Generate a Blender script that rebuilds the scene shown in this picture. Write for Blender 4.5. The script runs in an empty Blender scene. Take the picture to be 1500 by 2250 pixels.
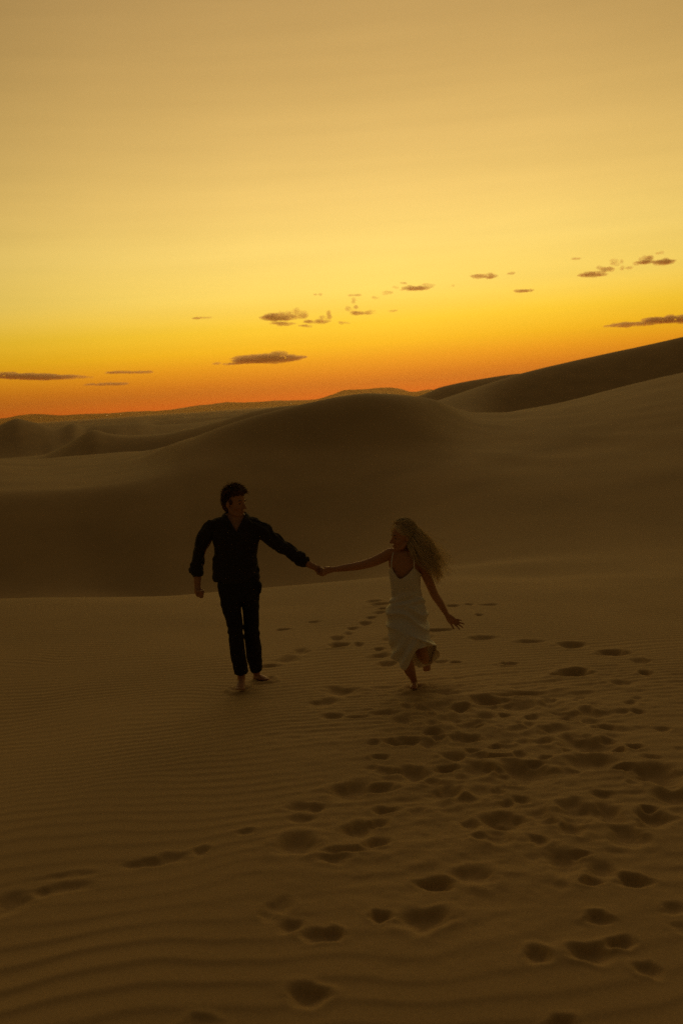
import bpy, math, random
import numpy as np
from mathutils import Vector, Matrix

R = math.radians
scene = bpy.context.scene
col = scene.collection
random.seed(7)
rng = np.random.default_rng(7)

# ------------------------------------------------------------------ camera
CAM_Z = 2.46
LENS = 35.0
F = LENS / 36.0 * 2250.0
PITCH, ROLL = 6.34, -3.83
cam_data = bpy.data.cameras.new('camera')
cam_data.lens = LENS
cam_data.sensor_fit = 'VERTICAL'
cam_data.sensor_height = 36.0
cam_data.clip_start = 0.05
cam_data.clip_end = 400000.0
cam_data.dof.use_dof = True
cam_data.dof.focus_distance = 8.7
cam_data.dof.aperture_fstop = 3.5
cam = bpy.data.objects.new('camera', cam_data)
col.objects.link(cam)
CM = Matrix.Rotation(R(90 - PITCH), 3, 'X') @ Matrix.Rotation(R(ROLL), 3, 'Z')
cam.matrix_world = Matrix.Translation((0, 0, CAM_Z)) @ CM.to_4x4()
scene.camera = cam
CMN = np.array(CM)

# ------------------------------------------------------------------ exposure / film
scene.view_settings.view_transform = 'Standard'
scene.view_settings.look = 'None'
scene.view_settings.exposure = 0.0
scene.view_settings.gamma = 1.0
scene.render.dither_intensity = 2.0
scene.cycles.filter_width = 1.5
scene.cycles.adaptive_threshold = 0.004
scene.cycles.max_bounces = 6
scene.cycles.diffuse_bounces = 3
scene.cycles.volume_bounces = 1
scene.cycles.transparent_max_bounces = 24
scene.cycles.use_denoising = False

# ------------------------------------------------------------------ sky
SUN_AZ = 4.0          # degrees to the right of straight ahead (+Y)
world = bpy.data.worlds.new('World')
scene.world = world
world.use_nodes = True
nt = world.node_tree
nt.nodes.clear()
N = nt.nodes.new
L = nt.links.new


def s2l(c):
    out = []
    for v in c:
        v = v / 255.0
        out.append(v / 12.92 if v <= 0.04045 else ((v + 0.055) / 1.055) ** 2.4)
    return tuple(out)


def mnode(tree, op, a=None, b=None, c=None, clamp=False):
    n = tree.nodes.new('ShaderNodeMath')
    n.operation = op
    n.use_clamp = clamp
    for i, v in enumerate((a, b, c)):
        if v is None:
            continue
        if isinstance(v, (int, float)):
            n.inputs[i].default_value = v
        else:
            tree.links.new(v, n.inputs[i])
    return n.outputs[0]


tc = N('ShaderNodeTexCoord')
nrm = N('ShaderNodeVectorMath'); nrm.operation = 'NORMALIZE'
L(tc.outputs['Generated'], nrm.inputs[0])
sep = N('ShaderNodeSeparateXYZ')
L(nrm.outputs[0], sep.inputs[0])
elev = mnode(nt, 'MULTIPLY', mnode(nt, 'ARCSINE', sep.outputs[2]), 180 / math.pi)   # degrees
# the dusk sky: orange at the horizon, yellow above it, fading towards the zenith
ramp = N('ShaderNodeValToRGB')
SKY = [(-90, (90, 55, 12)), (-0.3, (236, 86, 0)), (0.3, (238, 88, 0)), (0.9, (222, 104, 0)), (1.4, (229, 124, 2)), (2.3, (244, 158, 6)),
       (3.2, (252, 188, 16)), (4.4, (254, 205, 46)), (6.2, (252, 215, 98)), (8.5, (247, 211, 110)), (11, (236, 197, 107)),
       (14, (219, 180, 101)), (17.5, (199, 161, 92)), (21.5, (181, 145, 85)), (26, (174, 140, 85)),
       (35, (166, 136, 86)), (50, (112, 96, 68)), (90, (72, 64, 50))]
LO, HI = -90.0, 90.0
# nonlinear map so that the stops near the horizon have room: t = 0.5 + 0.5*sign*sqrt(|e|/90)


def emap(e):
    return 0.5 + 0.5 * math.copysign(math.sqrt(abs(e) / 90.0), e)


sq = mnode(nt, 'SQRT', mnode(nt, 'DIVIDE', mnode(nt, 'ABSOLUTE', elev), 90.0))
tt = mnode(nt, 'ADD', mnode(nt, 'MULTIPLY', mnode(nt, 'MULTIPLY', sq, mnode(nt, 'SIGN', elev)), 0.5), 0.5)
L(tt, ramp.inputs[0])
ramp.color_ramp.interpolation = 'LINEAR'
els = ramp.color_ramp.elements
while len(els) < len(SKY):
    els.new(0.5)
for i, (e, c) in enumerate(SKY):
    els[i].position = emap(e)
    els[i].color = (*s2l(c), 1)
# the glow is centred on the azimuth where the sun went down
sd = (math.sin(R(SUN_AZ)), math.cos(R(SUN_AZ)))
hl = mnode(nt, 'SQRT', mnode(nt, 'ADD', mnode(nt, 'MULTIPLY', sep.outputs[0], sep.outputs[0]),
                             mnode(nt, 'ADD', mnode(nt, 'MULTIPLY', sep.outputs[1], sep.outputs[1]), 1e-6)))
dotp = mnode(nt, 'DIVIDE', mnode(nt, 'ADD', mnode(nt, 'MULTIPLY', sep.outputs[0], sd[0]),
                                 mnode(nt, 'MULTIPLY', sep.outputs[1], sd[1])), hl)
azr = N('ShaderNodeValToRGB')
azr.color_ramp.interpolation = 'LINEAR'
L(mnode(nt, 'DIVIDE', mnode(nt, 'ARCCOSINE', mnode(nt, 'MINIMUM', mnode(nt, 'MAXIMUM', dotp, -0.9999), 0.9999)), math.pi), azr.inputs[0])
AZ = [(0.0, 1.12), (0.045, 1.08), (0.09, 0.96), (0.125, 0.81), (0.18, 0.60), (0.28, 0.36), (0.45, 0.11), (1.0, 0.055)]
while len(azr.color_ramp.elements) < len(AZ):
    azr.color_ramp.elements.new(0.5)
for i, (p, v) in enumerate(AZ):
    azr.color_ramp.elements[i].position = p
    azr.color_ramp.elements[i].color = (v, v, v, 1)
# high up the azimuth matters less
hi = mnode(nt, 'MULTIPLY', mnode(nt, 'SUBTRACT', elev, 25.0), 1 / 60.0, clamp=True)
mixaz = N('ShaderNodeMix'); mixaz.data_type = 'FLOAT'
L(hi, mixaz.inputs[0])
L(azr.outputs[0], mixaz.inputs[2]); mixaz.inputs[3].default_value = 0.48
# faint streaks of thin high haze, stretched along the horizon
mp = N('ShaderNodeMapping'); mp.inputs['Scale'].default_value = (2.2, 2.2, 34)
L(nrm.outputs[0], mp.inputs[0])
nz = N('ShaderNodeTexNoise'); nz.inputs['Scale'].default_value = 1.6; nz.inputs['Detail'].default_value = 4
L(mp.outputs[0], nz.inputs['Vector'])
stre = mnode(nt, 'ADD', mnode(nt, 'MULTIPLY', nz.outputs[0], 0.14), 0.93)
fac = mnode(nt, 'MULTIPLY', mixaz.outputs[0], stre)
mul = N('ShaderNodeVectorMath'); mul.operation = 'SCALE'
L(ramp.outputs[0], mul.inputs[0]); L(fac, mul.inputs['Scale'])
sky = N('ShaderNodeTexSky'); sky.sky_type = 'NISHITA'; sky.sun_disc = False
sky.sun_elevation = R(9.0); sky.sun_rotation = R(SUN_AZ)
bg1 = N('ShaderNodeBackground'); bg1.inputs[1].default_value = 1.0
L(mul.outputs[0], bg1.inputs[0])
bg2 = N('ShaderNodeBackground'); bg2.inputs[1].default_value = 0.0008
L(sky.outputs[0], bg2.inputs[0])
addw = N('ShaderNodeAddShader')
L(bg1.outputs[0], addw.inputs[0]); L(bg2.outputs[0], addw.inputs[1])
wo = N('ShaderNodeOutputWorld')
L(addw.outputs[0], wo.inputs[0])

# last glow of the sun that has just gone down
sun_data = bpy.data.lights.new('sun', 'SUN')
sun_data.energy = 0.20
sun_data.angle = R(28)
sun_data.color = (1.0, 0.62, 0.22)
sun = bpy.data.objects.new('sun', sun_data)
sdir = Vector((math.sin(R(SUN_AZ)) * math.cos(R(9)), math.cos(R(SUN_AZ)) * math.cos(R(9)), math.sin(R(9))))
sun.rotation_euler = sdir.to_track_quat('Z', 'Y').to_euler()
sun.location = (0, 0, 30)
col.objects.link(sun)


# ------------------------------------------------------------------ helpers
def ray(px, py):
    """unit-forward direction (world) of a point of the photograph (1500 x 2250)"""
    px = np.asarray(px, float); py = np.asarray(py, float)
    c = np.stack([(px - 750) / F, -(py - 1125) / F, -np.ones_like(px)], -1)
    return c @ CMN.T


def az_el(px, py):
    d = ray(px, py)
    return np.arctan2(d[..., 0], d[..., 1]), d[..., 2] / np.hypot(d[..., 0], d[..., 1])


def tag(o, label=None, cat=None, group=None, kind=None):
    if label: o['label'] = label
    if cat: o['category'] = cat
    if group: o['group'] = group
    if kind: o['kind'] = kind
    return o


def add_mesh(name, verts, faces, mat=None, parent=None, smooth=True):
    me = bpy.data.meshes.new(name)
    me.from_pydata([tuple(v) for v in verts], [], [tuple(f) for f in faces])
    me.update()
    if smooth:
        me.polygons.foreach_set('use_smooth', [True] * len(me.polygons))
    o = bpy.data.objects.new(name, me)
    col.objects.link(o)
    if mat: me.materials.append(mat)
    if parent: o.parent = parent
    return o


def hash2(ix, iy, seed):
    h = (ix.astype(np.int64) * 374761393 + iy.astype(np.int64) * 668265263 + seed * 974634777) & 0x7fffffff
    h = ((h ^ (h >> 13)) * 1274126177) & 0x7fffffff
    return ((h ^ (h >> 16)) & 0xffff) / 65535.0 * 2 - 1


def noise2(x, y, seed=0):
    ix = np.floor(x); iy = np.floor(y)
    fx = x - ix; fy = y - iy
    ix = ix.astype(np.int64); iy = iy.astype(np.int64)
    u = fx * fx * fx * (fx * (fx * 6 - 15) + 10); v = fy * fy * fy * (fy * (fy * 6 - 15) + 10)
    a = hash2(ix, iy, seed); b = hash2(ix + 1, iy, seed); c = hash2(ix, iy + 1, seed); d = hash2(ix + 1, iy + 1, seed)
    return (a * (1 - u) + b * u) * (1 - v) + (c * (1 - u) + d * u) * v


def fbm(x, y, octs=4, seed=0):
    s = 0; a = 1.0; t = 0
    for k in range(octs):
        s = s + a * noise2(x * 2 ** k + 17.3 * k, y * 2 ** k - 9.1 * k, seed + k)
        t += a; a *= 0.5
    return s / t


def noise3(p, sc, seed=0):
    """cheap 3-D noise from three 2-D slices"""
    x, y, z = p[:, 0] * sc, p[:, 1] * sc, p[:, 2] * sc
    return (noise2(x + 0.37 * z, y - 0.61 * z + z, seed) + noise2(y + 5.2, z + 0.41 * x, seed + 3) + noise2(z - 3.3, x + 0.53 * y, seed + 7)) / 1.9


# ------------------------------------------------------------------ materials
def material(name, color, rough=0.9, spec=0.2, nscale=0, namt=0.0, bump=0.0, bscale=200, sheen=0.0, trans=0.0, tcol=None):
    m = bpy.data.materials.new(name)
    m.use_nodes = True
    t = m.node_tree
    b = t.nodes['Principled BSDF']
    b.inputs['Roughness'].default_value = rough
    b.inputs['Specular IOR Level'].default_value = spec
    b.inputs['Base Color'].default_value = (*color, 1)
    b.inputs['Sheen Weight'].default_value = sheen
    tcd = t.nodes.new('ShaderNodeTexCoord')
    if nscale:
        n = t.nodes.new('ShaderNodeTexNoise'); n.inputs['Scale'].default_value = nscale; n.inputs['Detail'].default_value = 6
        t.links.new(tcd.outputs['Object'], n.inputs['Vector'])
        r = t.nodes.new('ShaderNodeValToRGB')
        r.color_ramp.elements[0].position = 0.3; r.color_ramp.elements[1].position = 0.7
        r.color_ramp.elements[0].color = (*[c * (1 - namt) for c in color], 1)
        r.color_ramp.elements[1].color = (*[min(1, c * (1 + namt)) for c in color], 1)
        t.links.new(n.outputs[0], r.inputs[0]); t.links.new(r.outputs[0], b.inputs['Base Color'])
    if bump:
        n2 = t.nodes.new('ShaderNodeTexNoise'); n2.inputs['Scale'].default_value = bscale; n2.inputs['Detail'].default_value = 4
        t.links.new(tcd.outputs['Object'], n2.inputs['Vector'])
        bp = t.nodes.new('ShaderNodeBump'); bp.inputs['Strength'].default_value = bump; bp.inputs['Distance'].default_value = 0.004
        t.links.new(n2.outputs[0], bp.inputs['Height']); t.links.new(bp.outputs[0], b.inputs['Normal'])
    if trans:
        tr = t.nodes.new('ShaderNodeBsdfTranslucent'); tr.inputs[0].default_value = (*(tcol or color), 1)
        mx = t.nodes.new('ShaderNodeMixShader'); mx.inputs[0].default_value = trans
        out = t.nodes['Material Output']
        t.links.new(b.outputs[0], mx.inputs[1]); t.links.new(tr.outputs[0], mx.inputs[2]); t.links.new(mx.outputs[0], out.inputs[0])
    return m


M_SAND = material('sand', (0.475, 0.320, 0.145), 0.85, 0.25, nscale=0.35, namt=0.10, bump=0.5, bscale=260)
M_ROCK = material('rock', (0.22, 0.16, 0.11), 0.95, 0.1, nscale=0.002, namt=0.2)
M_SKIN = material('skin', (0.42, 0.22, 0.13), 0.55, 0.3, nscale=9, namt=0.08)
M_SKIN2 = material('tanned_skin', (0.46, 0.23, 0.13), 0.5, 0.3, nscale=9, namt=0.08)
M_SHIRT = material('shirt_cloth', (0.032, 0.028, 0.028), 0.85, 0.15, bump=0.3, bscale=300, sheen=0.05)
M_TROUSER = material('trouser_cloth', (0.026, 0.025, 0.027), 0.9, 0.12, bump=0.3, bscale=350)
M_DRESS = material('dress_satin', (0.84, 0.82, 0.80), 0.42, 0.4, bump=0.08, bscale=60, trans=0.16, tcol=(0.75, 0.6, 0.45))
M_HAIR1 = material('brown_hair', (0.15, 0.09, 0.045), 0.5, 0.4, trans=0.5, tcol=(0.35, 0.17, 0.06))
M_EYE = material('eye_dark', (0.02, 0.014, 0.010), 0.2, 0.5)
M_HAIR2 = material('blond_hair', (0.88, 0.76, 0.55), 0.45, 0.5, trans=0.5, tcol=(0.97, 0.85, 0.6))

# sand: fine grain speckle of pale and dark grains
t = M_SAND.node_tree
b = t.nodes['Principled BSDF']
tcd = t.nodes.new('ShaderNodeTexCoord')
g = t.nodes.new('ShaderNodeTexNoise'); g.inputs['Scale'].default_value = 90; g.inputs['Detail'].default_value = 8; g.inputs['Roughness'].default_value = 0.8
t.links.new(tcd.outputs['Object'], g.inputs['Vector'])
gm = t.nodes.new('ShaderNodeMapRange'); gm.inputs[1].default_value = 0.3; gm.inputs[2].default_value = 0.7; gm.inputs[3].default_value = 0.80; gm.inputs[4].default_value = 1.2
t.links.new(g.outputs[0], gm.inputs[0])
src = b.inputs['Base Color'].links[0].from_socket
vm = t.nodes.new('ShaderNodeVectorMath'); vm.operation = 'SCALE'
t.links.new(src, vm.inputs[0]); t.links.new(gm.outputs[0], vm.inputs['Scale']); t.links.new(vm.outputs[0], b.inputs['Base Color'])

# ------------------------------------------------------------------ terrain
PI = math.pi


def line(pts, back_r=None):
    """outline given along the photograph -> (azimuth, tan elevation) arrays"""
    a, e = az_el([p[0] for p in pts], [p[1] for p in pts])
    return a, e


def pchip1(x, y, xq):
    """monotone cubic through (x, y), constant beyond the ends"""
    x = np.asarray(x, float); y = np.asarray(y, float)
    h = np.diff(x); d = np.diff(y) / h
    m = np.zeros_like(y)
    m[1:-1] = np.where(d[:-1] * d[1:] > 0, 2 * d[:-1] * d[1:] / (d[:-1] + d[1:] + 1e-30 * np.sign(d[:-1] + d[1:] + 1e-12)), 0)
    m[0], m[-1] = d[0], d[-1]
    q = np.clip(xq, x[0], x[-1])
    i = np.clip(np.searchsorted(x, q) - 1, 0, len(x) - 2)
    t = (q - x[i]) / h[i]
    return ((2 * t**3 - 3 * t**2 + 1) * y[i] + (t**3 - 2 * t**2 + t) * h[i] * m[i] + (-2 * t**3 + 3 * t**2) * y[i + 1] + (t**3 - t**2) * h[i] * m[i + 1])


def layer(az, outline, rpts, zback, rback):
    """ridge or hollow line: outline in picture points + distances by picture x; beyond the view it settles to (rback, zback)"""
    a, e = line(outline)
    ra, _ = az_el([p[0] for p in rpts], [900] * len(rpts))
    r = pchip1(ra, [p[1] for p in rpts], az)
    el = pchip1(a, e, az)
    z = CAM_Z + r * el
    w = np.clip((np.abs(az) - R(26)) / R(50), 0, 1); w = w * w * (3 - 2 * w)
    return r * (1 - w) + rback * w, z * (1 - w) + zback * w


def flat(az, rpts, zpts, zback, rback):
    ra, _ = az_el([p[0] for p in rpts], [900] * len(rpts))
    r = pchip1(ra, [p[1] for p in rpts], az)
    za, _ = az_el([p[0] for p in zpts], [900] * len(zpts))
    z = pchip1(za, [p[1] for p in zpts], az)
    w = np.clip((np.abs(az) - R(26)) / R(50), 0, 1); w = w * w * (3 - 2 * w)
    return r * (1 - w) + rback * w, z * (1 - w) + zback * w


MAIN_RIDGE = [(-150, 1003), (0, 1006), (100, 1008), (200, 1002), (300, 994), (360, 986), (420, 966), (500, 936), (600, 906), (700, 882),
              (750, 872), (800, 866), (850, 867), (900, 872), (950, 881), (985, 893), (1015, 905), (1050, 910), (1100, 908),
              (1160, 899), (1250, 880), (1350, 856), (1500, 818), (1650, 784)]
MID_RIDGE = [(-150, 1012), (0, 1012), (90, 1004), (126, 990), (170, 963), (205, 945), (240, 953), (290, 958), (350, 955), (420, 942), (480, 926),
             (560, 903), (620, 893), (700, 886), (800, 882), (900, 890), (945, 884), (985, 872), (1050, 850), (1150, 819), (1250, 795),
             (1350, 773), (1430, 756), (1500, 740), (1650, 708)]
FAR_RIDGE = [(-150, 990), (-60, 960), (0, 934), (22, 924), (37, 920), (60, 924), (90, 932), (130, 941), (161, 931), (190, 940), (215, 935), (299, 929),
             (350, 934), (420, 930), (500, 919), (600, 904), (700, 895), (860, 885), (925, 868), (970, 850), (1060, 832), (1140, 821),
             (1200, 822), (1300, 815), (1500, 800), (1650, 800)]


def controls(az):
    o = np.ones_like(az)
    ks = []
    ks.append((0 * o, 0.22 * o))
    ks.append((3.2 * o, 0.32 * o))
    ks.append((5.6 * o, 0.22 * o))
    ks.append((8.6 * o, 0.0 * o))
    ks.append(layer(az, [(-200, 1334), (0, 1323), (250, 1318), (400, 1315), (600, 1306), (750, 1295), (860, 1285), (1000, 1280), (1200, 1280), (1500, 1270)],
                    [(-200, 15.6), (1500, 15.6)], -0.35, 15.6))
    ks.append(layer(az, [(-200, 1330), (0, 1318), (250, 1313), (400, 1308), (600, 1290), (750, 1277), (860, 1267), (1000, 1262), (1200, 1262), (1500, 1250)],
                    [(-200, 17.0), (350, 17.0), (560, 17.8), (900, 17.8), (1500, 17.3)], -0.4, 17.0))
    ks.append(flat(az, [(-200, 18.3), (350, 18.3), (560, 19.1), (900, 19.1), (1500, 18.8)], [(-200, -.95), (0, -.97), (400, -1.05), (600, -1.12), (750, -1.12), (860, -1.0), (960, -.90), (1100, -.86), (1600, -.83)], -.6, 18.5))
    ks.append(flat(az, [(-200, 28), (120, 28), (350, 25), (600, 25), (900, 23), (1050, 21.5), (1600, 21.5)], [(-200, -2.15), (100, -2.2), (330, -2.45), (600, -2.3), (800, -1.75), (930, -1.35), (1080, -1.12), (1600, -0.9)], -1.2, 25))
    ks.append(layer(az, [(-200, 1080), (0, 1078), (200, 1070), (330, 1052), (450, 1022), (600, 1000), (750, 995), (900, 1005), (1000, 1020), (1250, 1030), (1500, 1005), (1600, 990)],
                    [(-200, 37), (100, 37), (330, 36.5), (450, 37), (750, 38.5), (900, 37), (1050, 34), (1250, 32.5), (1600, 33)], 0.5, 40))
    ks.append(layer(az, MAIN_RIDGE, [(-200, 62), (180, 60), (300, 54), (400, 43), (500, 42.5), (750, 45), (900, 47), (1050, 60), (1300, 74), (1600, 84)], 2.5, 50))
    r6, z6 = ks[-1]
    # valley behind the main ridge, just under the line of sight
    r7 = pchip1(az_el([0, 126, 300, 700, 1000, 1150, 1600], [900] * 7)[0], [95, 98, 100, 100, 100, 118, 130], az)
    a, e = line(MAIN_RIDGE)
    el = pchip1(a, e, az)
    dip = pchip1(az_el([0, 300, 700, 950, 1040, 1150, 1500], [900] * 7)[0], [0.035, 0.03, 0.03, 0.02, 0.010, 0.03, 0.03], az)
    ks.append((r7, CAM_Z + r7 * (el - dip)))
    ks.append(layer(az, MID_RIDGE, [(-200, 125), (126, 125), (500, 120), (900, 130), (1040, 150), (1600, 165)], 5.0, 140))
    r8, z8 = ks[-1]
    a, e = line(MID_RIDGE)
    el8 = pchip1(a, e, az)
    dip = pchip1(az_el([0, 100, 150, 200, 260, 350, 600, 1500], [900] * 8)[0], [0.002, 0.002, 0.010, 0.025, 0.012, 0.012, 0.02, 0.03], az)
    r9 = pchip1(az_el([0, 100, 250, 400, 700, 1600], [900] * 6)[0], [212, 212, 215, 235, 270, 260], az)
    ks.append((r9, CAM_Z + r9 * (el8 - dip)))
    ks.append(layer(az, FAR_RIDGE, [(-200, 260), (200, 270), (600, 330), (1600, 300)], 5.0, 300))
    r10, z10 = ks[-1]
    ks.append((520 * o, np.minimum(-4.0, z10 - 6)))
    ks.append((1500 * o, -9.0 * o))
    ks.append((4000 * o, -10.0 * o))
    ks.append((30500 * o, -24.0 * o))
    rk = np.stack([k[0] for k in ks]); zk = np.stack([k[1] for k in ks])
    return rk, zk


def pchip_cols(rk, zk, rq):
    """rk, zk: (K, A); rq: (Q,) -> (Q, A)"""
    h = np.diff(rk, axis=0); d = np.diff(zk, axis=0) / h
    K, A = rk.shape
    m = np.zeros_like(zk)
    w1 = 2 * h[1:] + h[:-1]; w2 = h[1:] + 2 * h[:-1]
    same = d[:-1] * d[1:] > 0
    with np.errstate(divide='ignore', invalid='ignore'):
        hm = (w1 + w2) / (w1 / d[:-1] + w2 / d[1:])
    m[1:-1] = np.where(same, hm, 0)
    m[0] = d[0]; m[-1] = d[-1]
    out = np.zeros((len(rq), A))
    for k in range(K - 1):
        for_all = (rq[:, None] >= rk[k][None]) & (rq[:, None] <= rk[k + 1][None])
        rows = np.where(for_all.any(1))[0]
        if len(rows) == 0:
            continue
        sub = rq[rows][:, None]
        t = np.clip((sub - rk[k][None]) / h[k][None], 0, 1)
        v = ((2 * t**3 - 3 * t**2 + 1) * zk[k] + (t**3 - 2 * t**2 + t) * h[k] * m[k] + (-2 * t**3 + 3 * t**2) * zk[k + 1] + (t**3 - t**2) * h[k] * m[k + 1])
        out[rows] = np.where(for_all[rows], v, out[rows])
    return out


def base_height(x, y):
    """height of the unrippled near sand at single points"""
    az = np.atleast_1d(np.arctan2(x, y)); r = np.atleast_1d(np.hypot(x, y))
    rk, zk = controls(az)
    return np.array([pchip_cols(rk[:, i:i + 1], zk[:, i:i + 1], r[i:i + 1])[0, 0] for i in range(len(az))])


def ground_hit(px, py):
    d = ray(px, py)
    rr = np.linspace(1.5, 40, 1600)
    p = d / math.hypot(d[0], d[1])
    z = CAM_Z + rr * p[2]
    az = np.array([math.atan2(p[0], p[1])])
    rk, zk = controls(az)
    gz = pchip_cols(rk, zk, rr)[:, 0]
    k = np.argmax(z <= gz)
    r0, r1 = rr[k - 1], rr[k]
    f0 = z[k - 1] - gz[k - 1]; f1 = z[k] - gz[k]
    r = r0 + (r1 - r0) * f0 / (f0 - f1)
    return p[0] * r, p[1] * r


# azimuth and distance samples: fine inside the view, coarse behind the camera
azf = np.arange(-30, 30.0001, 0.072)
azs = np.concatenate([np.arange(-180, -30, 2.5), azf, np.arange(32.5, 180.01, 2.5)])
azs = R(1) * azs
rs = [0.0, 0.35, 0.8, 1.2, 1.6, 1.9]
r = 2.1
while r < 19:
    rs.append(r); r *= 1.0029
while r < 30500:
    rs.append(r); r *= 1.011 if r < 900 else 1.02
rs.append(30500.0)
rs = np.array(rs)
rk, zk = controls(azs)
Z = pchip_cols(rk, zk, rs)
RR, AA = np.meshgrid(rs, azs, indexing='ij')
X = RR * np.sin(AA); Y = RR * np.cos(AA)

# soft undulations that grow with distance
near = np.clip((RR - 2) / 10, 0, 1)
Z += 0.018 * fbm(X / 1.7, Y / 2.3, 3, 11) * np.clip(1 - (RR - 14) / 6, 0, 1)
Z += 0.16 * fbm(X / 7, Y / 9, 3, 21) * np.clip((RR - 20) / 14, 0, 1) * np.clip(1 - (RR - 60) / 60, 0, 1)
farw = np.clip((RR - 330) / 300, 0, 1) * np.clip(1 - (RR - 2500) / 4000, 0, 1)
dn = 1 - np.abs(fbm(X / 170 + 0.8 * fbm(X / 300, Y / 300, 2, 5), Y / 210, 3, 31)) * 2.6
Z += farw * 5.0 * np.clip(dn, -1, 1)

# wind ripples
warp = 0.42 * fbm(X / 2.6, Y / 2.8, 3, 41) + 0.07 * fbm(X / 0.5, Y / 0.8, 2, 47)
yy = Y + warp - 0.03 * X
lam_near, lam_far = 0.172, 0.122
# wavelength shrinks from the camera outwards
ylut = np.linspace(-40, 60, 8000)
lam = lam_far + (lam_near - lam_far) / (1 + np.exp((ylut - 4.9) / 0.55))
ph = np.cumsum(2 * PI / lam) * (ylut[1] - ylut[0])
phase = np.interp(yy, ylut, ph)
phase += 1.6 * fbm(X / 0.9, Y / 0.9, 3, 53) + 2.2 * fbm(X / 3.1 + 4, Y / 1.4, 2, 57)
sh = 0.5 + 0.5 * np.sin(phase + 0.45 * np.sin(phase))
sh = sh ** 1.35
lam_here = np.interp(yy, ylut, lam)
amp = np.interp(yy, [3, 7], [0.037, 0.062]) * lam_here * (0.55 + 0.6 * fbm(X / 1.3, Y / 0.9, 3, 61)) 
amp = np.clip(amp, 0, None) * np.clip((RR - 1) / 1.0, 0, 1) * np.clip(1 - (RR - 15) / 4, 0, 1)
rip = amp * (sh - 0.4)

# footprints: (x, y, width, height) in the photograph
FP = []
Z7 = [(145,12,60,14),(495,25,60,16),(905,30,60,8),(1120,62,110,24),(1350,20,55,18),(1370,60,50,14),(1300,95,80,26),(330,120,120,34),
(262,158,85,26),(692,126,90,26),(825,152,120,30),(945,130,160,16),(550,148,90,24),(940,172,130,40),(650,172,120,28),(735,175,80,22),(300,203,80,18),
(385,205,110,12),(480,190,70,18),(540,217,70,30),(720,212,110,34),(820,205,90,20),(760,235,110,24),(640,230,60,24),(920,195,80,20),
(1105,208,60,24),(1050,170,40,10),(1180,222,60,18),(1240,195,60,10),(1345,193,50,14),(1430,250,60,16),(930,250,90,24),(1060,252,120,34),
(1240,245,100,26),(640,258,60,14),(440,296,50,16),(540,290,110,24),(770,280,80,24),(1160,303,180,50),(1020,296,80,24),(465,343,60,16),(775,322,60,18),
(715,345,90,34),(860,345,120,16),(1385,348,60,14),(1180,365,150,55),(1490,322,40,12),(480,392,80,34),(575,398,90,50),(800,390,110,50),
(960,400,180,70),(1095,397,80,40),(1290,385,100,16),(1405,405,170,66),(690,385,80,14),(360,462,120,55),(460,455,120,30),(690,470,110,50),(800,468,100,50),
(640,437,90,12),(1470,485,130,60),(185,517,90,26),(240,520,60,24),(190,560,100,24),(590,543,90,40),(480,527,80,14),(1130,535,120,80),
(1240,545,110,70),(1000,545,80,36),(880,570,140,50),(1400,560,130,60),(380,598,110,56),(450,575,80,34),(1310,625,130,80),(175,650,140,75),(350,670,170,22),
(300,700,100,40),(1010,648,60,34),(1090,712,110,80),(1140,685,60,30),(1220,740,90,60),(1330,775,110,40),(1190,775,80,24),(790,760,140,75),(650,782,120,14),
(110,860,90,60),(75,890,50,30),(150,925,90,34),(250,957,120,26),(300,957,60,26),(610,905,150,90),(462,893,60,36),(1210,905,80,40),(1470,875,90,40),(1495,940,80,50),
(1000,1030,90,40),(1185,1025,150,72),(1285,990,100,30),(1380,1080,60,20),(210,1165,140,80),(1080,1262,90,20)]
for a in Z7: FP.append((540 + a[0] * .64, 1440 + a[1] * .64, a[2] * .64, a[3] * .64))
Z8 = [(35,855,120,70),(240,757,160,12),(220,800,180,20),(150,815,40,20),(580,697,120,32),(690,670,60,16),(500,712,120,14),(845,607,40,14),(690,1255,110,26)]
for a in Z8: FP.append((a[0] * .64, 1440 + a[1] * .64, a[2] * .64, a[3] * .64))
FP += [(820,1320,35,5),(835,1326,45,6),(840,1336,20,4),(835,1345,27,7),(815,1356,22,5),(803,1369,30,8),(765,1392,26,8),(775,1380,25,6),(740,1402,30,9),
(745,1417,50,9),(788,1416,20,9),(835,1439,42,10),(848,1457,38,12),(832,1425,22,6),(848,1406,20,9),(622,1382,35,4),(660,1431,40,12),(632,1448,42,14),
(690,1366,30,4),(995,1330,25,4),(1052,1352,22,4),(1075,1328,40,4),(1060,1402,60,8),(1160,1410,70,8),(1257,1417,65,14),(1345,1434,65,10),(1405,1452,36,12),
(1118,1459,30,6),(1415,1478,25,6),(1258,1479,78,14),(1365,1503,50,16),(962,1385,60,5),(1030,1327,26,4),(970,1453,40,6),(1000,1455,24,5),(940,1400,30,8),
(590,1462,40,6)]
for k in range(90):      # smaller scuffs between the prints
    py = 1530 + 330 * random.random() ** 1.2
    px = random.triangular(780 - 0.25 * (py - 1530), 1520, 1120)
    s = (py - 880) / 640
    w = random.uniform(16, 40) * s
    FP.append((px, py, w, w * random.uniform(.22, .4) * s))

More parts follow.
